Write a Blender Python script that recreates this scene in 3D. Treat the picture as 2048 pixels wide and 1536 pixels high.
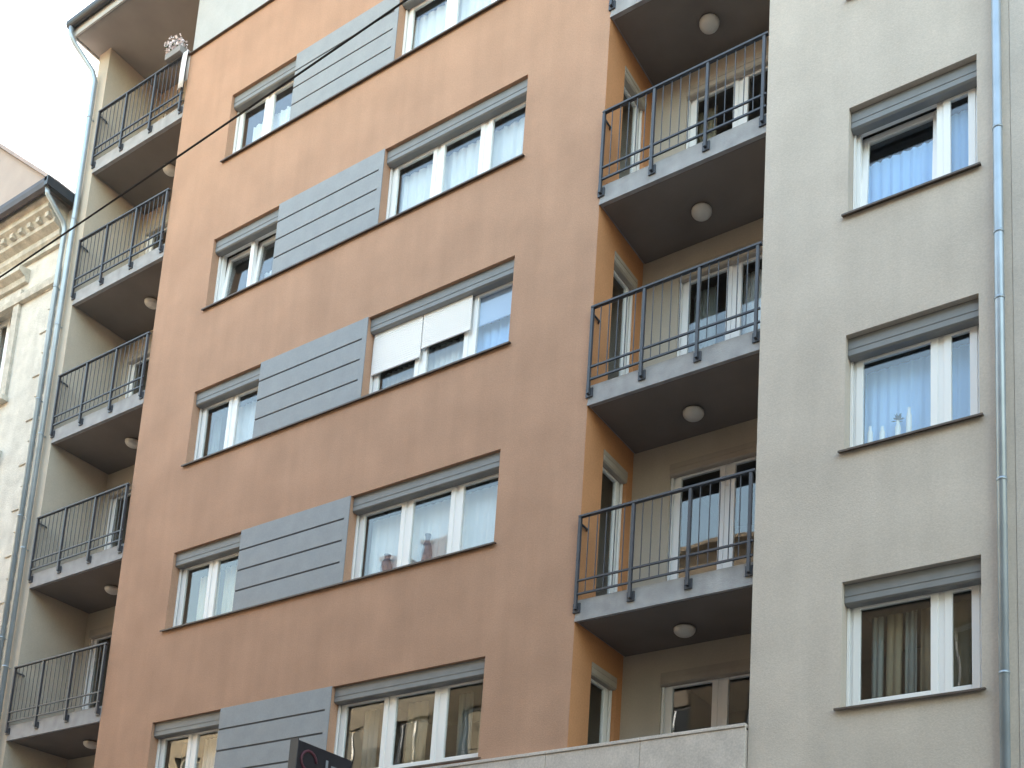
import bpy, math, random
from mathutils import Matrix, Vector

# ------------------------------------------------------------------ camera, sky, sun, exposure
scene = bpy.context.scene
for o in list(bpy.data.objects):
    bpy.data.objects.remove(o)
COL = scene.collection
R = math.radians

cam_data = bpy.data.cameras.new('camera')
cam = bpy.data.objects.new('camera', cam_data)
COL.objects.link(cam)
YAW, PITCH, ROLL = R(32.1834), R(10.0976), R(3.1377)
fwd = Vector((-math.sin(YAW)*math.cos(PITCH), math.cos(YAW)*math.cos(PITCH), math.sin(PITCH)))
rgt = Vector((math.cos(YAW), math.sin(YAW), 0))
upv = rgt.cross(fwd)
r2 = rgt*math.cos(ROLL) + upv*math.sin(ROLL)
u2 = upv*math.cos(ROLL) - rgt*math.sin(ROLL)
m = Matrix((r2, u2, -fwd)).transposed().to_4x4()
m.translation = Vector((7.0884, -10.6634, -3.0941))
cam.matrix_world = m
cam_data.sensor_width = 36
cam_data.lens = 2235.47/2048*36
cam_data.shift_x = (1024-1171.07)/2048
cam_data.shift_y = (1798.83-768)/2048
cam_data.clip_end = 2000
cam_data.clip_start = 0.05
scene.camera = cam

SUN_EL, SUN_AZ = R(23.5), R(-20)          # azimuth measured from +Y towards +X
world = bpy.data.worlds.new('World'); scene.world = world; world.use_nodes = True
wn = world.node_tree; wn.nodes.clear()
wo = wn.nodes.new('ShaderNodeOutputWorld'); wb = wn.nodes.new('ShaderNodeBackground')
sky = wn.nodes.new('ShaderNodeTexSky'); sky.sky_type = 'NISHITA'; sky.sun_disc = False
sky.sun_elevation = SUN_EL; sky.sun_rotation = SUN_AZ
sky.air_density = 1.8; sky.dust_density = 4.0; sky.ozone_density = 0.35
wb.inputs['Strength'].default_value = 0.15
wn.links.new(sky.outputs[0], wb.inputs['Color']); wn.links.new(wb.outputs[0], wo.inputs['Surface'])

sd = bpy.data.lights.new('sun', 'SUN'); sd.energy = 2.0; sd.angle = R(0.53); sd.color = (1.0, 0.94, 0.85)
sun = bpy.data.objects.new('sun', sd); COL.objects.link(sun)
tosun = Vector((math.sin(SUN_AZ)*math.cos(SUN_EL), math.cos(SUN_AZ)*math.cos(SUN_EL), math.sin(SUN_EL)))
sun.rotation_euler = tosun.to_track_quat('Z', 'Y').to_euler()
sun.location = tosun*60

scene.view_settings.view_transform = 'Standard'; scene.view_settings.look = 'None'
scene.view_settings.exposure = 2.95; scene.view_settings.gamma = 1

random.seed(11)

# ------------------------------------------------------------------ materials
MATS = {}
def mat(name, col, rough=0.6, metal=0.0, var=0.0, vscale=3.0, bump=0.0, bscale=60.0, spec=0.4, fine=0.0,
        streak=0.0, trans=0.0):
    if name in MATS: return MATS[name]
    m = bpy.data.materials.new(name); m.use_nodes = True
    nt = m.node_tree; b = nt.nodes['Principled BSDF']
    b.inputs['Base Color'].default_value = (*col, 1); b.inputs['Roughness'].default_value = rough
    b.inputs['Metallic'].default_value = metal; b.inputs['Specular IOR Level'].default_value = spec
    tc = nt.nodes.new('ShaderNodeNewGeometry')
    pos = tc.outputs['Position']
    cur = None
    def mul(cur, fac_sock, lo, hi):
        mr = nt.nodes.new('ShaderNodeMapRange'); mr.inputs['From Min'].default_value = 0.3; mr.inputs['From Max'].default_value = 0.7
        mr.inputs['To Min'].default_value = lo; mr.inputs['To Max'].default_value = hi
        nt.links.new(fac_sock, mr.inputs['Value'])
        mx = nt.nodes.new('ShaderNodeMix'); mx.data_type = 'RGBA'; mx.blend_type = 'MULTIPLY'; mx.inputs['Factor'].default_value = 1
        if cur is None: mx.inputs['A'].default_value = (*col, 1)
        else: nt.links.new(cur, mx.inputs['A'])
        nt.links.new(mr.outputs['Result'], mx.inputs['B'])
        return mx.outputs['Result']
    def noise(scale, detail=4, sc=None):
        n = nt.nodes.new('ShaderNodeTexNoise'); n.inputs['Scale'].default_value = scale; n.inputs['Detail'].default_value = detail
        v = pos
        if sc:
            mp = nt.nodes.new('ShaderNodeMapping'); mp.inputs['Scale'].default_value = sc
            nt.links.new(pos, mp.inputs['Vector']); v = mp.outputs['Vector']
        nt.links.new(v, n.inputs['Vector'])
        return n.outputs['Fac']
    if var: cur = mul(cur, noise(vscale, 5), 1-var, 1+var*0.6)
    if fine: cur = mul(cur, noise(45, 3), 1-fine, 1+fine)
    if streak: cur = mul(cur, noise(1.0, 4, (4.5, 4.5, 0.35)), 1-streak, 1+streak*0.4)
    if cur is not None: nt.links.new(cur, b.inputs['Base Color'])
    if bump:
        bp = nt.nodes.new('ShaderNodeBump'); bp.inputs['Strength'].default_value = bump; bp.inputs['Distance'].default_value = 0.02
        nt.links.new(noise(bscale, 6), bp.inputs['Height']); nt.links.new(bp.outputs['Normal'], b.inputs['Normal'])
    if trans:
        tr = nt.nodes.new('ShaderNodeBsdfTranslucent'); tr.inputs['Color'].default_value = (*col, 1)
        ms = nt.nodes.new('ShaderNodeMixShader'); ms.inputs['Fac'].default_value = trans
        out = nt.nodes['Material Output']
        nt.links.new(b.outputs[0], ms.inputs[1]); nt.links.new(tr.outputs[0], ms.inputs[2]); nt.links.new(ms.outputs[0], out.inputs['Surface'])
    MATS[name] = m
    return m

def glass_mat():
    m = bpy.data.materials.new('window_glass'); m.use_nodes = True
    nt = m.node_tree; nt.nodes.clear()
    out = nt.nodes.new('ShaderNodeOutputMaterial'); mx = nt.nodes.new('ShaderNodeMixShader')
    tr = nt.nodes.new('ShaderNodeBsdfTransparent'); tr.inputs['Color'].default_value = (0.93, 0.95, 0.95, 1)
    gl = nt.nodes.new('ShaderNodeBsdfGlossy'); gl.inputs['Roughness'].default_value = 0.0
    gl.inputs['Color'].default_value = (0.95, 0.97, 1, 1)
    fr = nt.nodes.new('ShaderNodeFresnel'); fr.inputs['IOR'].default_value = 1.55
    g = nt.nodes.new('ShaderNodeNewGeometry')
    im = nt.nodes.new('ShaderNodeMapRange'); im.inputs['To Min'].default_value = 1.6; im.inputs['To Max'].default_value = 1/1.6
    nt.links.new(g.outputs['Backfacing'], im.inputs['Value']); nt.links.new(im.outputs['Result'], fr.inputs['IOR'])
    n = nt.nodes.new('ShaderNodeTexNoise'); n.inputs['Scale'].default_value = 1.6; n.inputs['Detail'].default_value = 1
    bp = nt.nodes.new('ShaderNodeBump'); bp.inputs['Strength'].default_value = 0.12; bp.inputs['Distance'].default_value = 0.02
    nt.links.new(g.outputs['Position'], n.inputs['Vector']); nt.links.new(n.outputs['Fac'], bp.inputs['Height'])
    nt.links.new(bp.outputs['Normal'], gl.inputs['Normal'])
    nt.links.new(fr.outputs[0], mx.inputs['Fac']); nt.links.new(tr.outputs[0], mx.inputs[1]); nt.links.new(gl.outputs[0], mx.inputs[2])
    nt.links.new(mx.outputs[0], out.inputs['Surface'])
    return m
GLASS = glass_mat()
ORANGE = mat('orange_render', (0.465, 0.284, 0.197), 0.9, var=0.10, vscale=1.3, bump=0.22, bscale=70, spec=0.15, fine=0.07, streak=0.05)
BEIGE = mat('beige_render', (0.555, 0.49, 0.43), 0.9, var=0.09, vscale=1.2, bump=0.18, bscale=70, spec=0.15, fine=0.06, streak=0.05)
CHEEK = mat('orange_cheek', (0.52, 0.255, 0.125), 0.9, var=0.10, vscale=1.3, bump=0.2, bscale=70, spec=0.15, fine=0.07)
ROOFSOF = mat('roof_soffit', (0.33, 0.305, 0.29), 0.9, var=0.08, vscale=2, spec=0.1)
BOXT = mat('shutter_box_tan', (0.40, 0.35, 0.30), 0.6, var=0.08, vscale=6, spec=0.3)
CREAMC = mat('cream_curtain', (0.88, 0.78, 0.60), 0.95, trans=0.2, spec=0.05)
CREAM = mat('cream_render', (0.50, 0.445, 0.375), 0.9, var=0.07, vscale=1.6, bump=0.25, bscale=70, spec=0.15, fine=0.05, streak=0.04)
OFFWHITE = mat('offwhite_render', (0.46, 0.47, 0.47), 0.9, var=0.05, bump=0.2, spec=0.15, fine=0.04)
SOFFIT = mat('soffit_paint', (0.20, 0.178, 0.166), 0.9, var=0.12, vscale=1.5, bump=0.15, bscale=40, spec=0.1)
FASCIA = mat('slab_concrete', (0.37, 0.365, 0.375), 0.85, var=0.18, vscale=5, bump=0.25, bscale=50, spec=0.2, streak=0.12)
PANELM = mat('grey_cladding', (0.30, 0.315, 0.335), 0.7, var=0.07, vscale=4, bump=0.1, bscale=80, spec=0.3, fine=0.04)
GROOVE = mat('groove_dark', (0.09, 0.095, 0.11), 0.8)
FRAMEW = mat('white_frame', (0.86, 0.86, 0.86), 0.35, spec=0.5)
BOXG = mat('shutter_box_grey', (0.22, 0.225, 0.23), 0.5, var=0.08, vscale=6, spec=0.4)
SILLM = mat('sill_metal', (0.10, 0.075, 0.06), 0.5, var=0.2, vscale=8)
RAILM = mat('rail_paint', (0.05, 0.053, 0.066), 0.45, spec=0.5, var=0.2, vscale=9)
ZINC = mat('zinc_pipe', (0.36, 0.42, 0.48), 0.38, metal=0.45, var=0.12, vscale=4, spec=0.5)
DARKZ = mat('dark_gutter', (0.035, 0.04, 0.05), 0.45, var=0.2, spec=0.5)
PURPZ = mat('old_gutter', (0.06, 0.055, 0.07), 0.5, var=0.25, spec=0.4)
STONE = mat('stone_cladding', (0.56, 0.50, 0.455), 0.7, var=0.14, vscale=3.5, bump=0.1, bscale=30, spec=0.3, fine=0.12)
SHEER = mat('sheer_curtain', (0.92, 0.92, 0.92), 0.95, trans=0.25, spec=0.05)
SKYREFL = mat('sky_reflection_sheer', (0.47, 0.69, 1.0), 0.95, trans=0.2, spec=0.05)  # blue sky mirrored in the glass, put into the curtain colour
TAN = mat('tan_curtain', (0.36, 0.30, 0.21), 0.95, trans=0.15, spec=0.05, var=0.1)
GREYC = mat('grey_curtain', (0.30, 0.32, 0.31), 0.95, trans=0.15, spec=0.05)
BLINDW = mat('white_blind', (0.90, 0.885, 0.88), 0.8, spec=0.1)
BLINDB = mat('blue_grey_blind', (0.42, 0.52, 0.72), 0.8, spec=0.1)
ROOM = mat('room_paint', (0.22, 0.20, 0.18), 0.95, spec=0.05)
LAMPG = mat('opal_glass', (0.62, 0.60, 0.57), 0.3, spec=0.5)
LAMPB = mat('lamp_base', (0.25, 0.24, 0.23), 0.5)
OLD = mat('old_stucco', (0.64, 0.605, 0.55), 0.9, var=0.16, vscale=3, bump=0.5, bscale=25, spec=0.1, fine=0.10, streak=0.10)
OLDD = mat('old_stucco_trim', (0.53, 0.495, 0.44), 0.9, var=0.22, vscale=6, bump=0.4, bscale=30, spec=0.1, fine=0.12)
GABLE = mat('gable_plaster', (0.40, 0.345, 0.325), 0.9, var=0.08, vscale=2, bump=0.2, spec=0.1)
VERGE = mat('pale_verge', (0.36, 0.30, 0.29), 0.8, var=0.15, vscale=6)
TILE = mat('clay_tile', (0.36, 0.17, 0.12), 0.8, var=0.2, vscale=6, bump=0.3, bscale=20)
ASPH = mat('asphalt', (0.05, 0.05, 0.052), 0.9, var=0.15, vscale=1.5, bump=0.3, bscale=120, fine=0.1)
PAVE = mat('paving', (0.20, 0.19, 0.18), 0.9, var=0.12, vscale=2, bump=0.2, bscale=80, fine=0.08)
KERB = mat('kerb_stone', (0.28, 0.27, 0.26), 0.85, var=0.1)
BLACK = mat('cable_black', (0.045, 0.04, 0.04), 0.7)
SIGNB = mat('sign_black', (0.012, 0.010, 0.016), 0.5, spec=0.5)
SIGNR = mat('sign_red', (0.10, 0.03, 0.045), 0.5)
SIGNW = mat('sign_grey', (0.25, 0.27, 0.30), 0.5)

# ------------------------------------------------------------------ mesh helpers
class MB:
    def __init__(s): s.v = []; s.f = []; s.smooth = set()
    def box(s, x0, x1, y0, y1, z0, z1):
        i = len(s.v)
        s.v += [(x0,y0,z0),(x1,y0,z0),(x1,y1,z0),(x0,y1,z0),(x0,y0,z1),(x1,y0,z1),(x1,y1,z1),(x0,y1,z1)]
        s.f += [(i,i+3,i+2,i+1),(i+4,i+5,i+6,i+7),(i,i+1,i+5,i+4),(i+1,i+2,i+6,i+5),(i+2,i+3,i+7,i+6),(i+3,i,i+4,i+7)]
        return s
    def quad(s, a, b, c, d):
        i = len(s.v); s.v += [a,b,c,d]; s.f.append((i,i+1,i+2,i+3)); return s
    def tube(s, pts, r, n=10, caps=True):
        pts = [Vector(p) for p in pts]; base = len(s.v); prev = None
        for k, p in enumerate(pts):
            if k == 0: t = pts[1]-pts[0]
            elif k == len(pts)-1: t = pts[-1]-pts[-2]
            else: t = (pts[k+1]-p).normalized()+(p-pts[k-1]).normalized()
            t.normalize()
            if prev is None:
                a = t.cross(Vector((0,0,1)))
                if a.length < 1e-3: a = t.cross(Vector((1,0,0)))
                a.normalize()
            else:
                a = prev - t*prev.dot(t); a.normalize()
            prev = a; b = t.cross(a)
            rr = r[k] if isinstance(r, (list, tuple)) else r
            for j in range(n):
                an = 2*math.pi*j/n
                s.v.append(tuple(p + a*math.cos(an)*rr + b*math.sin(an)*rr))
        for k in range(len(pts)-1):
            for j in range(n):
                q = base+k*n; s.smooth.add(len(s.f))
                s.f.append((q+j, q+(j+1)%n, q+n+(j+1)%n, q+n+j))
        if caps:
            s.f.append(tuple(base+j for j in range(n))[::-1]); s.f.append(tuple(base+(len(pts)-1)*n+j for j in range(n)))
        return s
    def lathe(s, prof, n=16, c=(0,0,0)):
        base = len(s.v)
        for (r, z) in prof:
            for j in range(n):
                a = 2*math.pi*j/n; s.v.append((c[0]+r*math.cos(a), c[1]+r*math.sin(a), c[2]+z))
        for k in range(len(prof)-1):
            for j in range(n):
                q = base+k*n; s.smooth.add(len(s.f))
                s.f.append((q+j, q+(j+1)%n, q+n+(j+1)%n, q+n+j))
        s.f.append(tuple(base+j for j in range(n))[::-1]); s.f.append(tuple(base+(len(prof)-1)*n+j for j in range(n)))
        return s
    def extrude_x(s, prof, x0, x1):           # closed (y,z) profile
        n = len(prof); i = len(s.v)
        s.v += [(x0,y,z) for y, z in prof] + [(x1,y,z) for y, z in prof]
        for j in range(n): s.f.append((i+j, i+(j+1)%n, i+n+(j+1)%n, i+n+j))
        s.f.append(tuple(range(i, i+n))[::-1]); s.f.append(tuple(range(i+n, i+2*n)))
        return s
    def mesh(s, name):
        me = bpy.data.meshes.new(name); me.from_pydata(s.v, [], s.f); me.update()
        if s.smooth:
            me.polygons.foreach_set('use_smooth', [k in s.smooth for k in range(len(s.f))])
        return me
    def build(s, name, material, parent=None, bevel=0.0):
        return link(name, s.mesh(name), material, parent, bevel)

def link(name, me, material, parent=None, bevel=0.0, loc=(0,0,0), rz=0.0, rx=0.0):
    if not me.materials: me.materials.append(material)
    o = bpy.data.objects.new(name, me); COL.objects.link(o)
    o.location = loc; o.rotation_euler = (rx, 0, rz)
    if parent: o.parent = parent
    if bevel:
        b = o.modifiers.new('bevel', 'BEVEL'); b.width = bevel; b.segments = 2; b.limit_method = 'ANGLE'
    return o
def empty(name, loc=(0,0,0)):
    o = bpy.data.objects.new(name, None); COL.objects.link(o); o.location = loc; o.empty_display_size = 0.2
    return o
def tag(o, label, cat, group=None):
    o['label'] = label; o['category'] = cat
    if group: o['group'] = group
    return o
def struct(o): o['kind'] = 'structure'; return o

CACHE = {}  # meshes shared between alike pieces
def cached(key, fn):
    if key not in CACHE: CACHE[key] = fn()
    return CACHE[key]

def wall_with_holes(name, x0, x1, z0, z1, y, depth, holes, material, parent, axis='x'):
    """front sheet at y with openings and reveals going back by depth; holes = (xa, xb, za, zb)"""
    xs = sorted({x0, x1, *[h[0] for h in holes], *[h[1] for h in holes]})
    zs = sorted({z0, z1, *[h[2] for h in holes], *[h[3] for h in holes]})
    mb = MB()
    def T(x, yy, z): return (x, yy, z) if axis == 'x' else (yy, x, z)
    def inh(xc, zc): return any(h[0] < xc < h[1] and h[2] < zc < h[3] for h in holes)
    for i in range(len(xs)-1):
        for j in range(len(zs)-1):
            if not inh((xs[i]+xs[i+1])/2, (zs[j]+zs[j+1])/2):
                a, b, c, d = xs[i], xs[i+1], zs[j], zs[j+1]
                mb.quad(T(a,y,c), T(b,y,c), T(b,y,d), T(a,y,d))
    yb = y + depth
    for (a, b, c, d) in holes:
        mb.quad(T(a,y,c), T(a,y,d), T(a,yb,d), T(a,yb,c)); mb.quad(T(b,y,c), T(b,yb,c), T(b,yb,d), T(b,y,d))
        mb.quad(T(a,y,d), T(b,y,d), T(b,yb,d), T(a,yb,d)); mb.quad(T(a,y,c), T(a,yb,c), T(b,yb,c), T(b,y,c))
    # outer returns so that the wall is a body
    mb.quad(T(x0,y,z0), T(x0,yb,z0), T(x0,yb,z1), T(x0,y,z1)); mb.quad(T(x1,y,z0), T(x1,y,z1), T(x1,yb,z1), T(x1,yb,z0))
    mb.quad(T(x0,y,z1), T(x0,yb,z1), T(x1,yb,z1), T(x1,y,z1)); mb.quad(T(x0,y,z0), T(x1,y,z0), T(x1,yb,z0), T(x0,yb,z0))
    return mb.build(name, material, parent)

def ring(mb, x0, x1, z0, z1, y0, y1, w, wb=None):
    wb = wb or w
    mb.box(x0, x0+w, y0, y1, z0, z1); mb.box(x1-w, x1, y0, y1, z0, z1)
    mb.box(x0+w, x1-w, y0, y1, z0, z0+wb); mb.box(x0+w, x1-w, y0, y1, z1-w, z1)

FW, MW, SW = 0.07, 0.085, 0.078
def window(parent, loc, w, h, splits, rz=0.0, box=0.23, tilt=(), room=True, boxdepth=0.135, rdepth=2.4, zroom=-0.95, name='window', boxmat=None):
    """window part with its sashes, panes and shutter box; local x along the wall, y into the wall, z up"""
    key = ('fr', round(w,3), round(h,3), tuple(splits), box)
    hb = h-box
    hz = hb+0.115 if box else h
    def fm():
        mb = MB(); ring(mb, 0, w, 0, hz, 0, 0.07, FW)
        for sx in splits: mb.box(sx-MW/2, sx+MW/2, 0, 0.07, FW, hz-FW)
        return mb.mesh('frame')
    win = link(name, cached(key, fm), FRAMEW, parent, loc=loc, rz=rz)
    edges = [FW] + [e for sx in splits for e in (sx-MW/2, sx+MW/2)] + [w-FW]
    panes = []
    for i in range(len(edges)//2):
        a, b = edges[2*i]-0.012, edges[2*i+1]+0.012
        z0, z1 = FW-0.012, hz-FW+0.012
        sw, sh = b-a, z1-z0
        def sm():
            mb = MB(); ring(mb, 0, sw, 0, sh, 0, 0.05, SW, SW); return mb.mesh('sash')
        def pm():
            mb = MB(); mb.box(SW-0.01, sw-SW+0.01, 0.022, 0.028, SW-0.01, sh-SW+0.01); return mb.mesh('pane')
        k = (round(sw,3), round(sh,3))
        rx = -R(4.0) if i in tilt else 0.0
        yy = 0.03 if i in tilt else -0.014
        link('sash', cached(('s',)+k, sm), FRAMEW, win, loc=(a, yy, z0), rx=rx, bevel=0.006)
        link('pane', cached(('p',)+k, pm), GLASS, win, loc=(a, yy, z0), rx=rx)
        panes.append((a+SW, b-SW))
    if box:
        def bm():
            mb = MB(); mb.extrude_x([(-boxdepth, hb+0.02), (-boxdepth+0.02, hb+0.003), (-0.018, hb+0.003), (-0.018, h-0.002), (-boxdepth, h-0.002)], 0.004, w-0.004)
            mb.box(0.004, w-0.004, -boxdepth-0.006, -boxdepth+0.001, hb+0.09, hb+0.1)
            return mb.mesh('shutter_box')
        link('shutter_box', cached(('b', round(w,3), round(h,3), boxdepth, boxmat and boxmat.name), bm), boxmat or BOXG, win)
        def gm():
            return MB().box(0.0, 0.026, -0.045, -0.015, 0, hb).mesh('guide_rail')
        for gx in (0.004, w-0.03): link('guide_rail', cached(('g', round(h,3), box), gm), FRAMEW, win, loc=(gx, 0, 0))
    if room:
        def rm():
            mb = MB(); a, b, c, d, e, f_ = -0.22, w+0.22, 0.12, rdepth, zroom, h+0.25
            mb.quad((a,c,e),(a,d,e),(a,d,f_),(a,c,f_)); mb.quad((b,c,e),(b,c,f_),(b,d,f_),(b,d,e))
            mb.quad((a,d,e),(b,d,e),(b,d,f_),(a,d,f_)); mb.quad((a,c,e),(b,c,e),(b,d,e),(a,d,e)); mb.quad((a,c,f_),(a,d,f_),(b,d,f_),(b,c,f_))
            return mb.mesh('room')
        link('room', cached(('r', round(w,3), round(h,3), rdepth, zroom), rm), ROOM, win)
    return win, panes

def curtain(name, x0, x1, y, z0, z1, material, label, folds=9, amp=0.025, group=None):
    mb = MB(); n = max(8, int((x1-x0)/0.018)); ph = random.random()*6
    lean = random.uniform(-0.02, 0.02)
    for i in range(n+1):
        t = i/n; x = x0+(x1-x0)*t
        a = math.sin(t*folds*2*math.pi+ph)+0.45*math.sin(t*folds*3.7*math.pi+ph*2)
        for zz, k in ((z1, 0.55), ((z0+z1)/2, 0.85), (z0, 1.0)):
            mb.v.append((x+lean*(z1-zz), y+a*amp*k, zz))
    for i in range(n):
        for j in range(2):
            q = 3*i+j; mb.smooth.add(len(mb.f)); mb.f.append((q, q+3, q+4, q+1))
    o = mb.build(name, material)
    s = o.modifiers.new('solid', 'SOLIDIFY'); s.thickness = 0.004
    return tag(o, label, 'curtain', group)

# ------------------------------------------------------------------ levels of the main building
H = 2.9; S = -0.293; TH = 0.27
GROUND = -4.7
def zb(k): return S + H*k            # underside of slab k
def zf(k): return zb(k) + TH         # floor k
HEAD, SILL, SILLC = 2.39, 1.037, 0.994
XA0, XA1, XB0, XB1 = -7.894, -6.293, -3.995, -1.332
XL = -9.276; XLL = -11.95; XEND = -12.30; XP = 2.358; XC0, XC1 = 3.377, 4.785; XR = 5.12; YP = -0.05
TOPO = 15.52; ROOFZ = 17.107; DEP = 1.2; BACK = 11.0; TOPZ = 18.2
WY = 0.185

# ------------------------------------------------------------------ ground, street
g = MB(); g.quad((-400,-400,GROUND-0.15),(400,-400,GROUND-0.15),(400,400,GROUND-0.15),(-400,400,GROUND-0.15))
struct(g.build('ground', ASPH))
g = MB(); g.box(-90, 60, -9.9, -3.1, GROUND-0.30, GROUND-0.146); struct(g.build('road', ASPH))
for nm, y0, y1 in (('pavement', -2.95, 0.4), ('pavement', -14.2, -10.05)):
    g = MB(); g.box(-90, 60, y0, y1, GROUND-0.3, GROUND); struct(g.build(nm, PAVE))
for y0, y1 in ((-3.1, -2.95), (-10.05, -9.9)):
    g = MB(); g.box(-90, 60, y0, y1, GROUND-0.3, GROUND+0.004); struct(g.build('kerb', KERB))

# ------------------------------------------------------------------ main building
B = tag(empty('apartment_building', (0, 0, GROUND)), 'tall apartment block with orange and beige render, balconies and grey panels', 'building')
BP = empty  # readability
def bp(name, mb, material, bevel=0.0):
    o = mb.build(name, material, B, bevel); o.location.z = -GROUND; return o
B.location = (0, 0, 0)
def bp(name, mb, material, bevel=0.0): return mb.build(name, material, B, bevel)

holes = []
for k in range(5):
    holes += [(XA0, XA1, SILL+H*k, HEAD+H*k), (XB0, XB1, SILL+H*k, HEAD+H*k)]
w = wall_with_holes('wall', XL, 0.0, 0.96, TOPO, 0.0, 0.3, holes, ORANGE, B); w['label'] = 'orange rendered front wall'
w = wall_with_holes('wall', XP, XR, GROUND, TOPZ, YP, 0.35, [(XC0, XC1, SILLC+H*k, HEAD+H*k) for k in range(5)], BEIGE, B); w['label'] = 'beige rendered front wall'
# top storey
w = MB().box(XL+0.004, 0.0, 0.03, 0.33, TOPO+0.03, TOPZ); w = bp('wall', w, OFFWHITE); w['label'] = 'off white top storey wall'
bp('ledge', MB().extrude_x([(-0.045, TOPO-0.002), (-0.045, TOPO+0.012), (0.03, TOPO+0.035), (0.3, TOPO+0.035), (0.3, TOPO+0.002), (-0.035, TOPO+0.002)], XL-0.02, 0.02), SILLM)
# left pillar with the inner cheek of the left loggias
bp('wall', MB().box(XEND, XLL, 0.0, DEP+0.3, GROUND, ROOFZ), CREAM)
# orange cheek of left loggias (faces left) and right loggias (faces right)
bp('wall', MB().box(XL, XL+0.2, 0.302, DEP+0.3, GROUND, ROOFZ), ORANGE)
dz0, dz1, dy0, dy1 = 0.0, 2.28, 0.44, 1.06
wall_with_holes('wall', 0.004, DEP+0.3, -0.03, TOPZ, 0.003, -0.2, [(dy0, dy1, zf(k), zf(k)+dz1) for k in range(5)], CHEEK, B, axis='y')
# back walls of the loggias
BW0, BW1 = 0.58, 2.02
wall_with_holes('wall', -0.2, XP+0.3, -0.03, TOPZ, DEP, 0.25, [(BW0, BW1, zf(k), zf(k)+2.3) for k in range(5)], CREAM, B)
LW0, LW1 = -11.78, -10.3
wall_with_holes('wall', XLL, XL+0.1, GROUND, ROOFZ, DEP, 0.25, [(LW0, LW1, zf(k), zf(k)+2.25) for k in range(6)], CREAM, B)
# inner side of beige pillar and its body
bp('wall', MB().box(XP, XP+0.3, 0.302, DEP, GROUND, TOPZ), BEIGE)
# closed shell behind
bp('wall', MB().box(XEND, XR, BACK, BACK+0.3, GROUND, TOPZ), CREAM)
bp('wall', MB().box(XEND, XEND+0.3, DEP+0.302, BACK, GROUND, TOPZ-0.4), CREAM)
bp('wall', MB().box(XR-0.3, XR, 0.302, BACK, GROUND, TOPZ), CREAM)
bp('wall', MB().box(XLL, XL, DEP+0.3, BACK, ROOFZ-0.3, ROOFZ-0.002), CREAM)
roof = bp('roof', MB().box(XL, XR+0.1, -0.15, BACK+0.4, TOPZ, TOPZ+0.25), OFFWHITE)
# roof over the left balconies
roofl = bp('roof', MB().box(XEND-0.08, XL+0.003, -0.5, BACK, ROOFZ+0.04, ROOFZ+0.3), OFFWHITE)
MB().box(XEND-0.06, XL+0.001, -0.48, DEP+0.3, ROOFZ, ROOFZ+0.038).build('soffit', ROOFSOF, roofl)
MB().box(XEND-0.10, XL+0.002, -0.535, -0.502, ROOFZ-0.03, ROOFZ+0.26).build('fascia', OFFWHITE, roofl)
MB().box(XEND-0.115, XEND-0.082, -0.53, BACK, ROOFZ-0.03, ROOFZ+0.27).build('fascia', OFFWHITE, roofl)
gp = []
for i in range(9):
    a = math.pi*i/8; gp.append((-0.605-0.07*math.cos(a), ROOFZ+0.20-0.09*math.sin(a)))
gp2 = [(y*1.0, z+0.012) for y, z in gp[::-1]]
MB().extrude_x(gp + [(-0.535, ROOFZ+0.24), (-0.675, ROOFZ+0.24)], XEND-0.17, XL+0.002).build('gutter', DARKZ, roofl)
# stone clad base and loggia parapet
STB = MB()
wall_with_holes('wall', XL, 0.0, GROUND, 0.90, 0.0, 0.3, [(-8.2,-5.2,GROUND+0.6,GROUND+3.6), (-4.2,-1.2,GROUND+0.6,GROUND+3.6)], STONE, B)
par = bp('stone_parapet', MB().box(XL, XP-0.012, -0.06, 0.12, 0.30, 0.90), STONE)
n = 9; ex = [XL + (XP-0.014-XL)*i/n for i in range(n+1)]
for i in range(n):
    MB().box(ex[i]+0.003, ex[i+1]-0.003, -0.095+0.002*(i%2), -0.061, 0.34, 0.925).build('stone_slab', STONE, par, 0.004)
    MB().box(ex[i]+0.002, ex[i+1]-0.002, -0.108, 0.14, 0.927, 0.968).build('coping', STONE, par, 0.006)
bp('wall', MB().box(0.0, XP-0.02, -0.055, 0.10, GROUND, 0.30), STONE)

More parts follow.
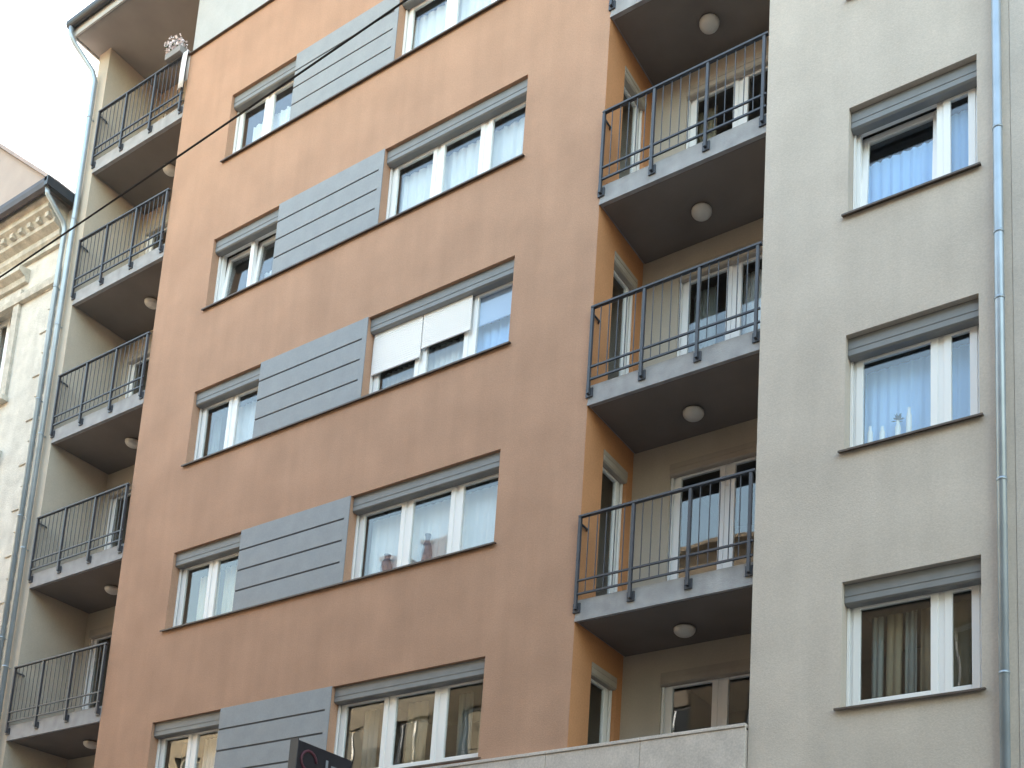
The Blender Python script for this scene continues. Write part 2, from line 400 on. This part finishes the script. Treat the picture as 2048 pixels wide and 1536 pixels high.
# slabs
def balcony(x0, x1, k):
    s = bp('balcony_slab', MB().box(x0+0.002, x1-0.002, -0.004, DEP, zb(k)+0.006, zf(k)), FASCIA, 0.008)
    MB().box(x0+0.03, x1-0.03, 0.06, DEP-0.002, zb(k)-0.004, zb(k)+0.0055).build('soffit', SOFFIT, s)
    MB().box(x0+0.003, x1-0.003, -0.012, -0.0045, zb(k)-0.008, zb(k)+0.03).build('drip_edge', FASCIA, s)
    return s
def railing(x0, x1, k, npost):
    y = -0.045; z0 = zb(k); zt = z0+1.365
    r = bp('railing', MB().box(x0+0.01, x1-0.01, y-0.025, y+0.025, zt-0.03, zt), RAILM, 0.005)
    px = [x0+0.03+(x1-x0-0.09)*i/(npost-1) for i in range(npost)]
    pm = cached('post', lambda: MB().box(-0.018, 0.018, -0.02, 0.02, 0.13, 1.334).mesh('post'))
    fm = cached('foot', lambda: MB().box(-0.05, 0.05, 0.0205, 0.038, 0.10, 0.22).mesh('foot_plate'))
    bm = cached('bal', lambda: MB().box(-0.005, 0.005, -0.005, 0.005, 0.33, 1.334).mesh('baluster'))
    for x in px:
        link('post', pm, RAILM, r, loc=(x, y, z0)); link('foot_plate', fm, RAILM, r, loc=(x, y, z0))
    for dzr in (0.325, 0.50):
        MB().box(x0+0.012, x1-0.012, y-0.012, y+0.012, z0+dzr-0.011, z0+dzr+0.011).build('rail', RAILM, r)
    for i in range(npost-1):
        m_ = max(1, round((px[i+1]-px[i])/0.125))
        for j in range(1, m_):
            link('baluster', bm, RAILM, r, loc=(px[i]+(px[i+1]-px[i])*j/m_, y, z0))
    # wall fixing going back from the first post
    MB().tube([(x0+0.03, y, zt-0.10), (x0+0.03, y+0.16, zt-0.10), (x0-0.03, y+0.22, zt-0.10)], 0.014, 8).build('wall_bracket', RAILM, r)
    return r
for k in range(0, 6):
    balcony(XLL, XL, k)
    if k >= 1: railing(XLL, XL, k, 4)
for k in range(0, 6):
    balcony(0.0, XP, k)
    if 1 <= k <= 4: railing(0.0, XP, k, 4)

# cladding panels between the windows
for k in range(5):
    z0, z1 = SILL+H*k+0.004, HEAD+H*k+0.004
    pn = bp('cladding_panel', MB().box(XA1+0.003, XB0-0.003, -0.0015, 0.02, z0, z1), GROOVE)
    hb = (z1-z0)/4
    for i in range(4):
        MB().box(XA1+0.003, XB0-0.092, -0.014, -0.002, z0+hb*i+(0.014 if i else 0), z0+hb*(i+1)-(0.014 if i < 3 else 0)).build('board', PANELM, pn, 0.003)
    MB().box(XB0-0.092, XB0-0.003, -0.0145, -0.0022, z0, z1).build('end_strip', PANELM, pn)
    bp('window_sill', MB().extrude_x([(-0.05, z0-0.030), (-0.05, z0-0.008), (WY+0.02, z0+0.02), (WY+0.02, z0+0.004), (-0.038, z0-0.014), (-0.038, z0-0.030)], XA0-0.05, XB1+0.048), SILLM)

STO = ['lowest row', 'second row', 'third row', 'fourth row', 'top row']
def wname(kind, k): return '%s window, %s' % (kind, STO[k])

WH = HEAD-SILL
sA = [0.80]; sB = [(XB1-XB0)*0.355, (XB1-XB0)*0.69]
def inner(pan, X0): return [(X0+a, X0+b) for a, b in pan]
CY = WY+0.15
for k in range(5):
    z0 = SILL+H*k
    wA, pA = window(B, (XA0, WY, z0), XA1-XA0, WH, sA, tilt=(0, 1) if k == 3 else ())
    wB, pB = window(B, (XB0, WY, z0), XB1-XB0, WH, sB)
    pA = inner(pA, XA0); pB = inner(pB, XB0)
    zt = z0+WH-0.27; zl = z0-0.3
    nA = wname('small two-pane', k); nB = wname('three-pane', k)
    if k == 4:
        curtain('curtain', XA0+0.25, XA1-0.03, CY, zl, zt-0.22, SHEER, 'white half curtain behind the '+nA)
        curtain('curtain', XB0+0.05, XB1-0.03, CY, zl, zt, SHEER, 'sheer white curtain filling the '+nB, 16)
    if k == 3:
        curtain('curtain', XA0+0.8, XA1-0.05, CY+0.16, zl, zt-0.35, SHEER, 'white curtain low behind the tilted '+nA, 6)
        curtain('curtain', XB0+0.10, XB1-0.03, CY, zl, zt-0.02, SHEER, 'sheer white curtain filling the '+nB, 16)
    if k == 2:
        curtain('curtain', XA0+0.42, XA1-0.02, CY+0.05, zl, zt, SHEER, 'sheer white curtain across the right of the '+nA, 8)
        curtain('curtain', XA0+0.03, XA0+0.22, CY+0.08, zl, zt, GREYC, 'narrow grey curtain at the left of the '+nA, 2)
        for x0_, x1_, zl_ in ((0.035, 0.965, 0.478), (0.985, 1.865, 0.60)):      # white outside shutters, lowered unevenly
            ns = 18; zt_ = WH-0.20; pf = []
            for i in range(ns):
                za = zl_+(zt_-zl_)*i/ns; zb_ = zl_+(zt_-zl_)*(i+1)/ns
                pf += [(-0.060, za), (-0.0645, za+(zb_-za)*0.3), (-0.0645, za+(zb_-za)*0.7), (-0.060, zb_-0.0005)]
            sh = MB().extrude_x(pf + [(-0.050, zt_), (-0.050, zl_)], x0_, x1_)
            sh.box(x0_, x1_, -0.068, -0.046, zl_-0.022, zl_-0.0005)
            sh.build('roller_shutter', BLINDW, wB)
        a_, b_ = pB[2]; zz = z0+0.68
        bm = MB().box(a_-0.004, b_+0.004, WY+0.042, WY+0.048, zz, z0+WH-0.24); bm.box(a_-0.004, b_+0.004, WY+0.036, WY+0.054, zz-0.012, zz+0.004)
        tag(bm.build('roller_blind', BLINDB), 'blue grey roller blind in the right pane of the three-pane window, '+STO[k], 'blind')
        curtain('curtain', XB0+0.10, XB0+0.93, CY, zl, z0+0.575, SHEER, 'low white curtain below the left shutter, '+nB, 8)
        curtain('curtain', XB0+0.95, XB0+1.80, CY, zl, z0+0.70, SHEER, 'low white curtain below the middle shutter, '+nB, 8)
        curtain('curtain', XB0+1.82, XB1-0.02, CY, zl, z0+0.75, SKYREFL, 'sky-reflection-tinted curtain in the right pane, '+nB, 6)
    if k == 1:
        curtain('curtain', XA0+0.25, XA0+0.72, CY+0.05, zl, zt-0.05, CREAMC, 'cream curtain in the left pane of the '+nA, 4)
        curtain('curtain', XA0+0.85, XA1-0.05, CY+0.05, zl, zt, CREAMC, 'cream curtain in the right pane of the '+nA, 5)
        curtain('curtain', XB0+0.12, XB1-0.02, CY+0.03, zl, zt+0.02, SHEER, 'bright white curtain filling the '+nB, 18, 0.012)
    if k == 0:
        curtain('curtain', XA0+0.30, XA0+0.62, CY+0.05, zl, zt, TAN, 'tan curtain in the left pane of the '+nA, 4)
        curtain('curtain', XA0+0.85, XA0+1.15, CY+0.05, zl, zt, SHEER, 'white curtain strip in the right pane of the '+nA, 3)
        for a, b, m_, nm in ((0.28, 0.55, GREYC, 'leftmost grey'), (0.62, 0.80, TAN, 'narrow tan left'), (1.08, 1.45, TAN, 'tan middle'), (1.55, 1.72, GREYC, 'narrow grey middle'), (1.95, 2.2, GREYC, 'grey right'), (2.35, 2.6, TAN, 'rightmost tan')):
            curtain('curtain', XB0+a, XB0+b, CY+0.07, zl, zt, m_, nm+' curtain strip in the '+nB, 3)

WHC = HEAD-SILLC
for k in range(5):
    z0 = SILLC+H*k
    wC, pC = window(B, (XC0, YP+WY+0.02, z0), XC1-XC0, WHC, [0.975], tilt=(0,) if k == 2 else ())
    bp('window_sill', MB().extrude_x([(YP-0.055, z0-0.028), (YP-0.055, z0-0.006), (YP+WY+0.04, z0+0.02), (YP+WY+0.04, z0+0.004), (YP-0.043, z0-0.012), (YP-0.043, z0-0.028)], XC0-0.055, XC1+0.04), SILLM)
    zt = z0+WHC-0.26; zl = z0-0.3; y = YP+WY+0.16
    nC = 'two-pane window in the beige wall, '+STO[k]
    if k == 2:
        curtain('curtain', XC0+0.1, XC0+0.98, y+0.02, zl, zt-0.25, SKYREFL, 'sky-reflection-tinted half curtain behind tilted sash, '+nC, 8)
        curtain('curtain', XC0+1.02, XC1-0.02, y, zl, zt-0.05, SKYREFL, 'sky-reflection-tinted curtain in the right pane, '+nC, 4)
    if k in (1, 3, 4):
        curtain('curtain', XC0+0.1, XC1-0.02, y+0.05, zl, zt+0.0, SKYREFL, 'sky-reflection-tinted sheer curtain filling the '+nC, 12, 0.018)
    if k == 0:
        for a, b, m_, nm in ((0.2, 0.32, GREYC, 'leftmost grey'), (0.36, 0.52, TAN, 'narrow tan'), (0.56, 0.68, GREYC, 'second grey'), (0.72, 0.90, TAN, 'wider tan'), (1.03, 1.34, TAN, 'rightmost tan')):
            curtain('curtain', XC0+a, XC0+b, y+0.05, zl, zt-0.02, m_, nm+' curtain strip in the '+nC, 2)
# dark vases on the sill of the second-row three-pane window
VASE = mat('vase_dark', (0.10, 0.09, 0.12), 0.5, var=0.3, vscale=20)
for x, y, zz, hh, rr, lab in ((-2.72, 0.285, SILL+H+0.09, 0.50, 0.075, 'taller dark vase on the sill inside the second-row three-pane window'), (-3.455, 0.285, SILL+H+0.09, 0.36, 0.085, 'shorter dark vase at the left inside the second-row three-pane window')):
    mb = MB(); mb.lathe([(rr*0.6, 0), (rr*0.95, hh*0.15), (rr, hh*0.45), (rr*0.8, hh*0.68), (rr*0.45, hh*0.82), (rr*0.5, hh*0.93), (rr*0.62, hh)], 18, (x, y, zz))
    tag(mb.build('vase', VASE), lab, 'vase')
bp('inner_sill', MB().box(XB0+0.02, XB1-0.02, WY+0.075, WY+0.22, SILL+H+0.05, SILL+H+0.088), FRAMEW)
# inner sill with jars behind the second beige window
z0 = SILLC+H
bp('inner_sill', MB().box(XC0+0.02, XC1-0.02, YP+WY+0.095, YP+WY+0.30, z0+0.02, z0+0.06), FRAMEW)
JARW = mat('jar_white', (0.8, 0.79, 0.76), 0.4)
for i, (x, hh, lab) in enumerate(((3.56, 0.36, 'slim white jar, leftmost,'), (3.695, 0.32, 'slim white jar, second from left,'), (3.865, 0.34, 'slim white jar with dark tuft'), (3.985, 0.46, 'tallest slim white jar'))):
    mb = MB(); mb.lathe([(0.026, 0), (0.030, 0.01), (0.030, hh*0.78), (0.018, hh*0.88), (0.016, hh)], 14, (x, YP+WY+0.125, z0+0.061))
    o = mb.build('jar', JARW); tag(o, lab+' on the sill of a beige wall window', 'jar', 'white jars on a window sill')
    if i == 2:
        t = MB(); rng = random.Random(4)
        for q in range(26):
            a = rng.random()*6.28; e = rng.uniform(0.1, 1.4); L = rng.uniform(0.05, 0.09)
            c0 = Vector((x, YP+WY+0.125, z0+0.061+hh)); d = Vector((math.cos(a)*math.cos(e), math.sin(a)*math.cos(e), math.sin(e)))
            sd_ = d.cross(Vector((0.3, 0.2, 1))).normalized()*0.012
            t.quad(tuple(c0), tuple(c0+d*L*0.6+sd_), tuple(c0+d*L), tuple(c0+d*L*0.6-sd_))
        t.build('leaves', mat('dark_leaf', (0.05, 0.06, 0.04), 0.7), o)

# loggia doors: side door in the orange cheek, glazed unit in the back wall
for k in range(5):
    # side door: local x runs along +Y, local y runs to -X
    window(B, (-0.10, dy0, zf(k)), dy1-dy0, dz1, [], rz=R(90), box=0.16, boxdepth=0.11, zroom=0.02, rdepth=0.55, name='balcony_door', boxmat=BOXT)
    z1 = zf(k)
    wb_, pbk = window(B, (BW0, DEP+0.07, z1), BW1-BW0, 2.3, [0.80], box=0.17, boxdepth=0.10, zroom=0.02, rdepth=2.2, name='balcony_door', boxmat=BOXT)
    nm = 'balcony door at the back of the right loggia, '+STO[k]
    if k == 2:
        curtain('curtain', BW0+0.85, BW1-0.03, DEP+0.26, z1+0.05, z1+2.1, SHEER, 'white curtain behind the '+nm, 7)
        curtain('curtain', BW0+0.12, BW0+0.45, DEP+0.26, z1+0.05, z1+2.1, GREYC, 'grey curtain behind the '+nm, 4)
    if k == 3:
        curtain('curtain', BW0+0.05, BW0+0.35, DEP+0.26, z1+0.05, z1+2.1, TAN, 'tan curtain behind the '+nm, 4)
for k in range(6):
    window(B, (LW0, DEP+0.07, zf(k)), LW1-LW0, 2.25, [0.75], box=0.16, boxdepth=0.10, zroom=0.02, rdepth=2.2, name='balcony_door', boxmat=BOXT)

# ------------------------------------------------------------------ ceiling lamps
def lamp(x, y, z, label):
    t = empty('ceiling_lamp', (x, y, z)); tag(t, label, 'ceiling lamp', 'round balcony ceiling lamps')
    def dm():
        pr = [(0.02, -0.125)] + [(0.135*math.sin(a), -0.04-0.085*math.cos(a)) for a in [i*math.pi/2/7 for i in range(1, 8)]] + [(0.135, -0.025)]
        return MB().lathe(pr, 22).mesh('globe')
    link('globe', cached('globe', dm), LAMPG, t)
    link('base', cached('lbase', lambda: MB().lathe([(0.10, -0.03), (0.10, 0.0)], 20).mesh('base')), LAMPB, t)
WHERE = {1: 'lowest', 2: 'second lowest', 3: 'middle', 4: 'second highest', 5: 'highest'}
WHR = {1: 'lowest', 2: 'second lowest', 3: 'second highest', 4: 'highest'}
for k in range(1, 5): lamp(1.15, 0.69, zb(k)-0.003, 'round opal lamp under the %s of the balconies beside the beige wall' % WHR[k])
for k in range(1, 6): lamp(-10.45, 0.66, zb(k)-0.003, 'round opal lamp under the %s of the far left balconies' % WHERE[k])

# ------------------------------------------------------------------ drainpipes
def pipe(pts, r, brackets, label, material=ZINC, wall_y=0.0):
    t = empty('drainpipe', pts[-1]); tag(t, label, 'drainpipe')
    off = Vector(pts[-1])
    o = MB().tube([Vector(p)-off for p in pts], r, 14).build('pipe', material, t)
    x, y = pts[-1][0], pts[-1][1]
    for z in brackets:
        b = MB(); b.lathe([(r+0.001, -0.014), (r+0.005, -0.014), (r+0.005, 0.014), (r+0.001, 0.014)], 14, (0, 0, z-pts[-1][2]))
        b.box(-0.012, 0.012, r, wall_y-y, z-pts[-1][2]-0.008, z-pts[-1][2]+0.008)
        b.build('bracket', material, t)
pipe([(5.005, -0.125, TOPZ), (5.005, -0.125, GROUND)], 0.048, [7.09+2.0*i for i in range(-5, 6)] + [5.85], 'straight grey blue zinc drainpipe at the right end of the beige wall', wall_y=YP)
pipe([(-12.38, -0.60, ROOFZ+0.12), (-12.38, -0.60, ROOFZ-0.03), (-12.36, -0.50, ROOFZ-0.17), (-12.22, -0.14, ROOFZ-0.55), (-12.18, -0.09, ROOFZ-0.75), (-12.18, -0.09, GROUND)], 0.05, [15.5, 13.2, 10.9, 8.6, 6.3, 4.0, 1.7], 'zinc drainpipe bending down from the dark roof gutter beside the left balconies')

# ------------------------------------------------------------------ older neighbour on the left
N = tag(empty('old_building', (-15, 0, GROUND)), 'old cream stucco house with dark gutter and moulded cornice at the left edge', 'building')
N.location = (0, 0, 0)
NX0, NX1, NEZ = -24.0, -12.32, 13.62
wins = [(-14.95-3.0*i, -13.95-3.0*i, z, z+2.1) for i in range(3) for z in (10.0, 6.0, 2.0, -2.0)]
wall_with_holes('wall', NX0, NX1, GROUND, NEZ, 0.0, 0.35, wins, OLD, N)
MB().box(NX1-0.3, NX1-0.002, 0.352, 9, GROUND, NEZ).build('wall', OLD, N)
cor = MB().extrude_x([(0.0, NEZ-0.75), (-0.07, NEZ-0.75), (-0.07, NEZ-0.66), (-0.13, NEZ-0.60), (-0.13, NEZ-0.48), (-0.26, NEZ-0.42), (-0.26, NEZ-0.33), (-0.34, NEZ-0.24), (-0.42, NEZ-0.20), (-0.42, NEZ-0.08), (-0.48, NEZ-0.02), (-0.48, NEZ+0.06), (0.0, NEZ+0.06)], NX0, NX1-0.24).build('cornice', OLDD, N)
mdl = MB().box(-0.055, 0.055, -0.36, -0.262, NEZ-0.335, NEZ-0.235).mesh('modillion')
for i in range(36): link('modillion', mdl, OLDD, cor, loc=(NX1-0.36-0.3*i, 0, 0))
gpf = [(-0.50, NEZ+0.07), (-0.52, NEZ-0.02), (-0.58, NEZ-0.06), (-0.64, NEZ-0.02), (-0.66, NEZ+0.07), (-0.66, NEZ+0.15), (-0.50, NEZ+0.15)]
gut = MB().extrude_x(gpf, NX0, NX1+0.02).build('gutter', PURPZ, N)
MB().box(NX1-0.06, NX1+0.06, -0.66, 0.06, NEZ-0.03, NEZ+0.16).build('gutter_return', DARKZ, gut)
MB().extrude_x([(0.0, NEZ-1.65), (-0.09, NEZ-1.65), (-0.11, NEZ-1.55), (-0.05, NEZ-1.50), (-0.05, NEZ-1.42), (0.0, NEZ-1.40)], NX0, NX1-0.2).build('string_course', OLDD, N)
# gable
gx0, gxm, gx1, gz = -21.0, -16.7, NX1-0.02, NEZ+0.17
gb = MB(); gb.v = [(gx0,-0.42,gz),(gx1,-0.42,gz),(gxm,-0.42,gz+(gx1-gxm)*0.80),(gx0,9,gz),(gx1,9,gz),(gxm,9,gz+(gx1-gxm)*0.80)]
gb.f = [(0,1,2),(4,3,5),(0,3,4,1),(1,4,5,2),(3,0,2,5)]
gb.build('gable', GABLE, N)
rs = 0.80
for sx, xe in ((1, gx1+0.06), (-1, gx0-0.06)):
    q = MB(); zt = gz+(gx1-gxm)*0.80
    a = (xe, gz-0.05); b = (gxm, zt+0.02)
    q.v = [(a[0],-0.5,a[1]),(b[0],-0.5,b[1]),(b[0],9.1,b[1]),(a[0],9.1,a[1]),(a[0],-0.5,a[1]+0.09),(b[0],-0.5,b[1]+0.09),(b[0],9.1,b[1]+0.09),(a[0],9.1,a[1]+0.09)]
    q.f = [(0,1,2,3),(7,6,5,4),(0,4,5,1),(1,5,6,2),(2,6,7,3),(3,7,4,0)]
    q.build('roof', VERGE, N)
for (a, b, c, d) in wins:
    wo_, _ = window(N, (a, 0.2, c), b-a, d-c, [0.5], box=0, room=True, rdepth=1.6, zroom=-0.5)
    ar = MB(); ring(ar, -0.20, b-a+0.20, -0.10, d-c+0.20, -0.26, -0.201, 0.195); ar.build('surround', OLDD, wo_)
    hd = MB().extrude_x([(-0.201, d-c+0.32), (-0.27, d-c+0.32), (-0.30, d-c+0.42), (-0.42, d-c+0.48), (-0.42, d-c+0.58), (-0.201, d-c+0.62)], -0.32, b-a+0.32); hd.build('hood', OLDD, wo_)
    MB().box(-0.26, b-a+0.26, -0.34, -0.201, -0.20, -0.105).build('sill', OLDD, wo_)
# quoins by the pipes
qm = [MB().box(-0.60 if i else -0.42, -0.18, -0.028, -0.001, 0.0, 0.42).mesh('quoin') for i in range(2)]
for i in range(36): link('quoin', qm[i % 2], OLD, N, loc=(NX1, 0, GROUND+0.2+0.47*i), bevel=0.008)
pipe([(-12.37, -0.58, NEZ-0.02), (-12.37, -0.56, NEZ-0.14), (-12.42, -0.16, NEZ-0.42), (-12.43, -0.10, NEZ-0.55), (-12.43, -0.10, GROUND)], 0.048, [11.8, 9.4, 7.0, 4.6, 2.2], 'zinc drainpipe running down from the old cream house gutter')

# ------------------------------------------------------------------ wall at the right edge
Q = tag(MB().box(XR+0.004, 16, -0.055, 10, GROUND, 20).build('rendered_wall', mat('warm_beige', (0.54, 0.485, 0.435), 0.9, var=0.09, vscale=1.2, bump=0.3, bscale=70, spec=0.15, fine=0.06)),
        'plain warm beige wall beyond the drainpipe at the right edge', 'wall')

# ------------------------------------------------------------------ buildings across the street (seen in the window glass)
def opposite(x0, x1, ztop, col, label, chim=()):
    t = tag(empty('opposite_building', (0, 0, 0)), label, 'building')
    mm = mat('opp_'+label[:12], col, 0.9, var=0.1, spec=0.1)
    y = -14.2; hs = []
    nx = int((x1-x0)/2.6); 
    for i in range(nx):
        xc = x0+(x1-x0)*(i+0.5)/nx
        z = GROUND+4.6
        while z+2.3 < ztop-0.6:
            hs.append((xc-0.6, xc+0.6, z, z+1.8)); z += 3.3
    wall_with_holes('wall', x0, x1, GROUND, ztop, y, -0.3, hs, mm, t)
    MB().box(x0, x1, y-8, y-7.7, GROUND, ztop).build('wall', mm, t)
    MB().box(x0, x0+0.2, y-7.7, y-0.31, GROUND, ztop).build('wall', mm, t); MB().box(x1-0.2, x1, y-7.7, y-0.31, GROUND, ztop).build('wall', mm, t)
    MB().extrude_x([(y, ztop-0.5), (y+0.15, ztop-0.35), (y+0.45, ztop-0.15), (y+0.45, ztop), (y, ztop)], x0, x1).build('cornice', mm, t)
    rf = MB().extrude_x([(y+0.42, ztop+0.002), (y-4.0, ztop+1.6), (y-8.1, ztop+0.002)], x0, x1).build('roof', TILE, t)
    for cx, cz in chim:
        MB().box(cx-0.45, cx+0.45, y-0.9, y-0.2, ztop-0.1, cz).box(cx-0.52, cx+0.52, y-0.97, y-0.13, cz, cz+0.12).build('chimney', mat('brick_stack', (0.09, 0.07, 0.08), 0.9, var=0.2), rf)
    fmesh = MB(); ring(fmesh, 0, 1.2, 0, 1.8, 0, 0.06, 0.08); fmesh.box(0.57, 0.63, 0, 0.06, 0.08, 1.72); fmesh = fmesh.mesh('window')
    pmesh = MB().box(0.06, 1.14, 0.02, 0.03, 0.06, 1.74).mesh('pane')
    dg = mat('dark_pane', (0.03, 0.035, 0.04), 0.08, spec=0.6)
    for (a, b, c, d) in hs:
        w_ = link('window', fmesh, FRAMEW, t, loc=(a, y-0.22, c)); link('pane', pmesh, dg, w_)
opposite(-50, -30.02, 13.6, (0.20, 0.19, 0.17), 'pale stone house farthest down the opposite side of the street')
opposite(-30, -9.02, 13.1, (0.22, 0.195, 0.155), 'cream house with chimneys across the street, mirrored in the glass', [(-15.4, 14.3), (-17.2, 14.1), (-24, 14.4)])
opposite(-9, 14, 13.0, (0.20, 0.165, 0.13), 'tan house across the street facing the beige wall')

# ------------------------------------------------------------------ cable, sign, things on the top balcony
pts = []
for i in range(61):
    x = -20+40*i/60
    z = 4.10+0.075*(x+0.03)+0.0016*(x-2)**2-0.006
    pts.append((x, -6.0, z))
tag(MB().tube(pts, 0.008, 6).build('overhead_cable', BLACK), 'thin black overhead cable crossing in front of the upper left facade', 'cable')

sg = empty('hanging_sign', (-3.40, 0, 0.84)); tag(sg, 'black box sign projecting from the facade below the three-pane windows', 'sign')
MB().box(-0.06, 0.06, -1.12, -0.14, -0.55, 0.35).build('panel', SIGNB, sg, 0.01)
MB().box(-0.07, 0.07, -1.135, -1.121, -0.565, 0.365).build('rim', mat('sign_rim', (0.05, 0.055, 0.065), 0.4), sg)
MB().box(-0.015, 0.015, -0.139, 0.0, -0.05, 0.0).box(-0.015, 0.015, -0.139, -0.001, 0.2, 0.25).build('bracket', RAILM, sg)
e1 = MB(); e1.tube([(0.064, -0.92+0.13*math.cos(a), 0.12+0.13*math.sin(a)) for a in [i*0.45 for i in range(11)]], 0.02, 6)
e1.build('emblem', SIGNR, sg)
e2 = MB().box(0.060, 0.066, -0.62, -0.58, 0.0, 0.22).box(0.060, 0.066, -0.52, -0.30, 0.02, 0.06).box(0.060, 0.066, -0.52, -0.36, 0.13, 0.17)
e2.build('lettering', SIGNW, sg)

# flower box and cloth at the right end of the top left balcony
zt = zb(5)+1.365
fb = empty('flower_box', (-9.62, -0.10, zt)); tag(fb, 'box of pale pink and white flowers on the top left balcony rail', 'flower box')
MB().box(-0.22, 0.22, -0.05, 0.13, 0.003, 0.14).build('box', mat('planter_grey', (0.25, 0.24, 0.24), 0.7), fb, 0.008)
rng = random.Random(2)
fl = MB(); lf = MB()
for i in range(420):
    c = Vector((rng.uniform(-0.2, 0.2), rng.gauss(0.03, 0.06), 0.14+rng.random()*0.2))
    mb = fl if i % 6 else lf
    a, e = rng.random()*6.28, rng.uniform(-1, 1.4); s_ = rng.uniform(0.02, 0.04)
    d = Vector((math.cos(a)*math.cos(e), math.sin(a)*math.cos(e), math.sin(e))); t1 = d.orthogonal().normalized()*s_; t2 = d.cross(t1)
    mb.quad(tuple(c-t1), tuple(c-t2*0.8+d*0.01), tuple(c+t1), tuple(c+t2*0.8+d*0.01))
fl.build('flowers', mat('petal', (0.82, 0.74, 0.77), 0.8), fb)['kind'] = 'stuff'; lf.build('leaves', mat('leaf', (0.06, 0.10, 0.04), 0.7), fb)['kind'] = 'stuff'
cl = MB(); nn = 14
for i in range(nn+1):
    x = -9.40+0.14*i/nn; yo = 0.012*math.sin(i*1.1)
    for (y, z) in ((0.005, zt-0.55), (0.0, zt-0.1), (-0.02, zt+0.006), (-0.07, zt+0.006), (-0.082, zt-0.15), (-0.09, zt-0.45), (-0.088, zt-0.80)):
        cl.v.append((x, y+(yo if z < zt else 0), z))
for i in range(nn):
    for j in range(6):
        q = 7*i+j; cl.smooth.add(len(cl.f)); cl.f.append((q, q+7, q+8, q+1))
o = cl.build('towel', mat('towel_white', (0.78, 0.76, 0.78), 0.9)); o.modifiers.new('s', 'SOLIDIFY').thickness = 0.006
tag(o, 'narrow white cloth draped over the right end of the top left balcony rail', 'cloth')
